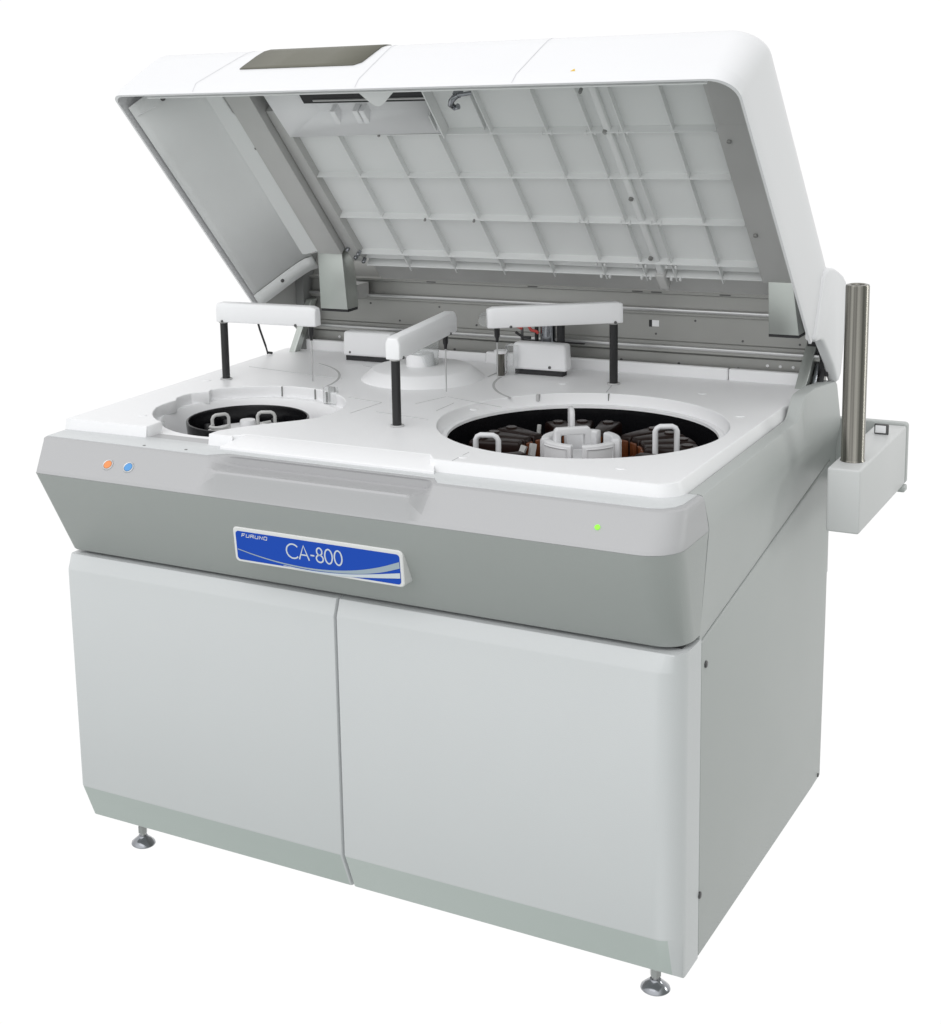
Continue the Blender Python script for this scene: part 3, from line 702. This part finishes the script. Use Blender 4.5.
# ---- side support with stainless post
mb = MB()
pl_ = rrect(1.150, 1.3296, .6865, .808, .007)
mb.prism(pl_, lambda x, z: (x, .9265, z), lambda x, z: (x, .946, z)); sbp = mb.build('support_bracket', 'side', AN, bev=.003)
mb = MB(); mb.box(1.150, 1.1985, .880, .926, .70, .80); mb.build('bracket_root', 'side', sbp)
mb = MB(); mb.box(1.2725, 1.329, .556, .926, .6875, .8035); sbx = mb.build('support_box', 'boxpaint', AN, bev=.004)
mb = MB(); mb.lathe([(.0200, .803), (.0212, .8036), (.0206, .806), (.0200, .807), (.0200, 1.1155), (.0190, 1.1185), (.0150, 1.1195), (.0125, 1.1185), (.0115, 1.1165), (.0001, 1.1165)], (1.300, .622), 48); mb.build('stainless_post', 'polished', sbx, ang=45)
mb = MB(); mb.box(1.288, 1.314, .838, .843, .8030, .8235); fr_ = mb.build('box_clip', 'screw', sbx, bev=.002)
mb = MB(); mb.box(1.2905, 1.3095, .8355, .839, .8065, .8205); mb.build('clip_pad', 'white', fr_, bev=.001)
mb = MB(); mb.box(1.318, 1.333, .905, .93, .676, .688); mb.build('box_foot', 'side', sbx, bev=.003)

# ------------------------------------------------------------------ rotors and bottles (lift out of the wells)
SB = empty('sample_rotor', (LC[0], LC[1], .80), 'black open drum rotor with grey loop handles sitting in the small left opening', 'rotor')
C2 = (.2390, .282)
mb = MB(); mb.lathe([(.0001, .8012), (.114, .8012), (.1165, .806), (.1205, .852), (.1205, .8575), (.1185, .8590), (.1165, .8580), (.1155, .852), (.1155, .812), (.0001, .812)], C2, 72)
mb.build('rotor_drum', 'well', SB)
mb = MB(); mb.lathe([(.0001, .826), (.082, .826), (.082, .832), (.040, .838), (.017, .840), (.0155, .853), (.0145, .8555), (.0001, .8555)], C2, 40); mb.build('rotor_hub', 'loop', SB)
def loop(x, y, z0, w, h, ang, r, m, parent, name):
    d = Vector((math.cos(R(ang)), math.sin(R(ang)), 0))
    c = Vector((x, y, z0)); q = .22 * w
    pts = [c - d * w / 2, c - d * w / 2 + Vector((0, 0, h - q)), c - d * (w / 2 - q * .35) + Vector((0, 0, h - q * .35)), c - d * (w / 2 - q) + Vector((0, 0, h)), c + d * (w / 2 - q) + Vector((0, 0, h)), c + d * (w / 2 - q * .35) + Vector((0, 0, h - q * .35)), c + d * w / 2 + Vector((0, 0, h - q)), c + d * w / 2]
    mb = MB(); mb.tube([tuple(p) for p in pts], r, 10, True, (-d.y, d.x, 0)); return mb.build(name, m, parent)
for x, y, a in ((.200, .245, 25), (.272, .298, -5), (.235, .345, 80)):
    if a == 80: continue
    loop(x, y, .820, .034, .050, a + 30, .0034, 'greyplastic', SB, 'lift_handle')
    mb = MB(); mb.box(x - .020, x + .026, y - .020, y + .006, .824, .842); mb.build('tube_rack', 'greyplastic', SB, bev=.003)
for x, y, a in ((.212, .222, 20), (.292, .280, -20)):
    d = Vector((math.cos(R(a)), math.sin(R(a)), 0)); e = Vector((-d.y, d.x, 0)); c = Vector((x, y, .852))
    mb = MB(); mb.tube([tuple(c + d * p + e * q) for p, q in ((-.015, .012), (-.016, -.006), (-.011, -.011), (.011, -.011), (.016, -.006), (.015, .012))], .0032, 8); mb.build('lift_handle', 'greyplastic', SB)
for a in range(0, 360, 30):
    mb = MB(); mb.lathe([(.0001, .812), (.0075, .812), (.0075, .836), (.0060, .838), (.0001, .838)], (C2[0] + .096 * math.cos(R(a)), C2[1] + .096 * math.sin(R(a))), 14); mb.build('tube_socket', 'black', SB)
mb = MB(); mb.box(.098, .124, .150, .168, .835, .866); sc_ = mb.build('sensor_cell', 'clear', AN, bev=.002)
mb = MB(); mb.tube([(.094, .160, .84), (.096, .158, .868), (.104, .152, .871), (.122, .143, .871), (.130, .140, .866), (.130, .140, .84)], .0026, 8); mb.build('cell_frame', 'white', sc_)

RR = empty('reagent_rotor', (RC[0], RC[1], .745), 'dark turntable with white curved holders and white loop handles in the large right opening', 'rotor')
mb = MB(); mb.lathe([(.0001, .744), (.225, .744), (.225, .752), (.09, .756), (.0001, .756)], RC, 72); mb.build('rotor_plate', 'well', RR)
RC2 = RC
def segment(a0, a1, r0, r1, z0, z1):
    """curved holder: outer wall, top rim and inner wall"""
    mb = MB()
    prof = [(r1, z0), (r1, z1 - .003), (r1 - .001, z1), (r1 - .004, z1 + .0005), (r0 + .003, z1 + .0005), (r0, z1 - .002), (r0, z0)]
    n = 14; an = [R(a0 + (a1 - a0) * i / n) for i in range(n + 1)]
    mb.rings([[(RC2[0] + r * math.cos(a), RC2[1] + r * math.sin(a), z) for r, z in prof] for a in an], True, True)
    o = mb.build('curved_holder', 'loop', RR, bev=.0015, seg=2)
    for f in (.12, .88):
        a = R(a0 + (a1 - a0) * f)
        mbb = MB(); mbb.tube([(RC2[0] + (r1 + .0006) * math.cos(a), RC2[1] + (r1 + .0006) * math.sin(a), z0 + .004), (RC2[0] + (r1 + .0006) * math.cos(a), RC2[1] + (r1 + .0006) * math.sin(a), z1 - .006)], .0012, 6); mbb.build('holder_rib', 'loop', o)
    mbb = MB()
    pa = [(RC2[0] + (r1 + .0006) * math.cos(R(a0 + (a1 - a0) * (.12 + .76 * i / 8))), RC2[1] + (r1 + .0006) * math.sin(R(a0 + (a1 - a0) * (.12 + .76 * i / 8))), z1 - .006) for i in range(9)]
    mbb.tube(pa, .0012, 6); mbb.build('holder_rib', 'loop', o)
for a0 in (218, 291, 5, 78, 150):
    segment(a0 + 3, a0 + 60, .054, .070, .775, .8570)
mb = MB(); mb.lathe([(.0001, .756), (.042, .756), (.042, .822), (.038, .826), (.0001, .826)], RC2, 40); mb.build('rotor_hub', 'loop', RR)
# broad carrying handle over the hub (flat bar bent into a bow)
hd = Vector((math.cos(R(38)), math.sin(R(38)), 0)); sd = Vector((-hd.y, hd.x, 0)); c0 = Vector((RC2[0] - .008, RC2[1] - .020, .002))
mb = MB()
bow = [(-.034, .822), (-.033, .872), (-.029, .8775), (.029, .8775), (.033, .872), (.034, .822)]; inn = [(.022, .822), (.0215, .864), (-.0215, .864), (-.022, .822)]
poly = bow + inn
mb.prism(poly, lambda a, z: tuple(c0 + hd * a - sd * .007 + Vector((0, 0, z))), lambda a, z: tuple(c0 + hd * a + sd * .007 + Vector((0, 0, z))))
mb.build('carrying_handle', 'loop', RR, bev=.0025)
for x, y, a, w, h in ((.760, .262, 15, .040, .060), (1.034, .408, 28, .037, .069), (.826, .486, 118, .034, .066)):
    loop(x, y, .818, w, h, a, .0050, 'loop', RR, 'lift_handle')
mb = MB(); mb.tube([(.775, .33, .78), (.792, .35, .842)], .007, 4); mb.build('rotor_stud', 'greyplastic', RR)
mb = MB(); mb.tube([(.80, .345, .78), (.805, .36, .845)], .007, 4); mb.build('rotor_stud', 'greyplastic', RR)
mb = MB(); mb.tube([(.752, .50, .80), (.756, .50, .845)], .004, 6); mb.build('rotor_stud', 'greyplastic', RR)

# amber reagent bottles standing in the rotor
GB = 'amber bottles round the large turntable'
def make_bottle(k):
    root = empty('reagent_bottle', (0, 0, 0), 'dark amber wedge bottle standing in the large black turntable', 'bottle', GB)
    mb = MB(); h = .080
    b = [(.110, -.012), (.205, -.022), (.205, .022), (.110, .012)]
    mb.rings([[(x, y, 0) for x, y in b], [(x, y, h) for x, y in b], [(.113 + (x - .110) * .94, y * .86, h + .006) for x, y in b]])
    mb.build('bottle_body', 'amber', root, bev=.003)
    mb = MB(); mb.rings([[(.104, -.006, .02), (.1095, -.010, .02), (.1095, .010, .02), (.104, .006, .02)], [(.104, -.006, h - .002), (.1095, -.010, h - .002), (.1095, .010, h - .002), (.104, .006, h - .002)]]); mb.build('bottle_shoulder', 'amberlight', root, bev=.002)
    mb = MB(); mb.lathe([(.0085, h + .004), (.0085, h + .0055), (.0105, h + .0055), (.0105, h + .008), (.0095, h + .009), (.0001, h + .009)], (.185, 0), 20); mb.build('bottle_cap', 'amberdark', root)
    return root
def dup(root):
    c = root.copy(); col.objects.link(c)
    for ch in list(root.children):
        d = ch.copy(); col.objects.link(d); d.parent = c; d.matrix_parent_inverse = ch.matrix_parent_inverse.copy()
    return c
proto = None
rb = random.Random(11)
for k in range(24):
    a = k * 15 + 6
    if k in (0, 5, 9, 13, 14, 19): continue
    if proto is None: proto = make_bottle(k); o = proto
    else: o = dup(proto)
    o.location = (RC[0], RC[1], .7565); o.rotation_euler = (0, 0, R(a + rb.uniform(-1.2, 1.2)))

# ------------------------------------------------------------------ camera
cam = bpy.data.cameras.new('camera'); co = bpy.data.objects.new('camera', cam); col.objects.link(co); sc.camera = co
yaw, pit, rol = R(33.3735), R(-11.0416), R(-2.3696)
fw = Vector((-math.sin(yaw) * math.cos(pit), math.cos(yaw) * math.cos(pit), math.sin(pit)))
rt = Vector((math.cos(yaw), math.sin(yaw), 0)); up = rt.cross(fw)
r2 = rt * math.cos(rol) + up * math.sin(rol); u2 = -rt * math.sin(rol) + up * math.cos(rol)
co.matrix_world = Matrix(((r2.x, u2.x, -fw.x, 1.9576), (r2.y, u2.y, -fw.y, -2.2563), (r2.z, u2.z, -fw.z, 1.5467), (0, 0, 0, 1)))
W_, H_ = 941, 1024
cam.sensor_fit = 'VERTICAL'; cam.sensor_height = 36; cam.lens = 1609.38 * 36 / H_
cam.shift_x = (470.5 - 265.733) / H_; cam.shift_y = -(512 - 372.026) / H_
cam.clip_start = .05; cam.clip_end = 200

# ------------------------------------------------------------------ light: white backdrop world tuned by direction, soft ceiling lamp, added side lamp
w = bpy.data.worlds.new('World'); sc.world = w; w.use_nodes = True
nt = w.node_tree; bg = nt.nodes['Background']
tc = nt.nodes.new('ShaderNodeTexCoord')
def dot(v):
    n = nt.nodes.new('ShaderNodeVectorMath'); n.operation = 'DOT_PRODUCT'; n.inputs[1].default_value = v
    nt.links.new(tc.outputs['Generated'], n.inputs[0]); return n.outputs['Value']
def rng(src, a, b, c, d):
    n = nt.nodes.new('ShaderNodeMapRange'); n.interpolation_type = 'SMOOTHSTEP'
    for k, v in zip(('From Min', 'From Max', 'To Min', 'To Max'), (a, b, c, d)): n.inputs[k].default_value = v
    nt.links.new(src, n.inputs['Value']); return n.outputs['Result']
back_f = rng(dot((-.55, .835, 0)), .05, .40, 0, 1)             # the white backdrop behind the machine
up_f = rng(dot((0, 0, 1)), -.55, .55, 0, 1)
room = nt.nodes.new('ShaderNodeMix'); room.data_type = 'RGBA'; nt.links.new(up_f, room.inputs['Factor'])
room.inputs['A'].default_value = (.25, .285, .265, 1); room.inputs['B'].default_value = (1.13, 1.135, 1.145, 1)
front_f = rng(dot((.33, -.90, .28)), .0, 1.0, 0, 1)           # glow added in front of the machine to brighten the doors
lobe = nt.nodes.new('ShaderNodeMix'); lobe.data_type = 'RGBA'; lobe.blend_type = 'ADD'; nt.links.new(front_f, lobe.inputs['Factor'])
nt.links.new(room.outputs['Result'], lobe.inputs['A']); lobe.inputs['B'].default_value = (.40, .405, .41, 1); lobe.clamp_result = False
dim = nt.nodes.new('ShaderNodeMix'); dim.data_type = 'RGBA'; nt.links.new(rng(dot((.95, .30, -.10)), .15, .85, 0, 1), dim.inputs['Factor'])   # dimming added on the right to darken the machine's side
nt.links.new(lobe.outputs['Result'], dim.inputs['A']); dim.inputs['B'].default_value = (.40, .42, .405, 1)
mx = nt.nodes.new('ShaderNodeMix'); mx.data_type = 'RGBA'; nt.links.new(back_f, mx.inputs['Factor'])
nt.links.new(dim.outputs['Result'], mx.inputs['A']); mx.inputs['B'].default_value = (1.02, 1.02, 1.02, 1)
nt.links.new(mx.outputs['Result'], bg.inputs['Color']); bg.inputs['Strength'].default_value = 1.0
def area(name, loc, tgt, sx, sy, e, colr=(1, 1, 1)):
    l = bpy.data.lights.new(name, 'AREA'); l.shape = 'RECTANGLE'; l.size = sx; l.size_y = sy; l.energy = e; l.color = colr
    o = bpy.data.objects.new(name, l); col.objects.link(o); o.location = loc
    o.rotation_euler = (Vector(tgt) - Vector(loc)).to_track_quat('-Z', 'Y').to_euler(); return o
area('ceiling_lamp', (.6, -1.9, 3.0), (.6, .1, .8), 2.8, 1.6, 10, (1, .99, 1))

area('side_lamp', (4.4, 2.6, 1.55), (1.2, .5, .7), .9, .9, 20, (1, 1, .99))  # unseen lamp added to cast the support box's shadow on the side

sc.view_settings.view_transform = 'Standard'; sc.view_settings.look = 'None'; sc.view_settings.exposure = 0; sc.view_settings.gamma = 1
sc.render.engine = 'CYCLES'
sc.cycles.use_denoising = True
sc.cycles.max_bounces = 10; sc.cycles.transparent_max_bounces = 8
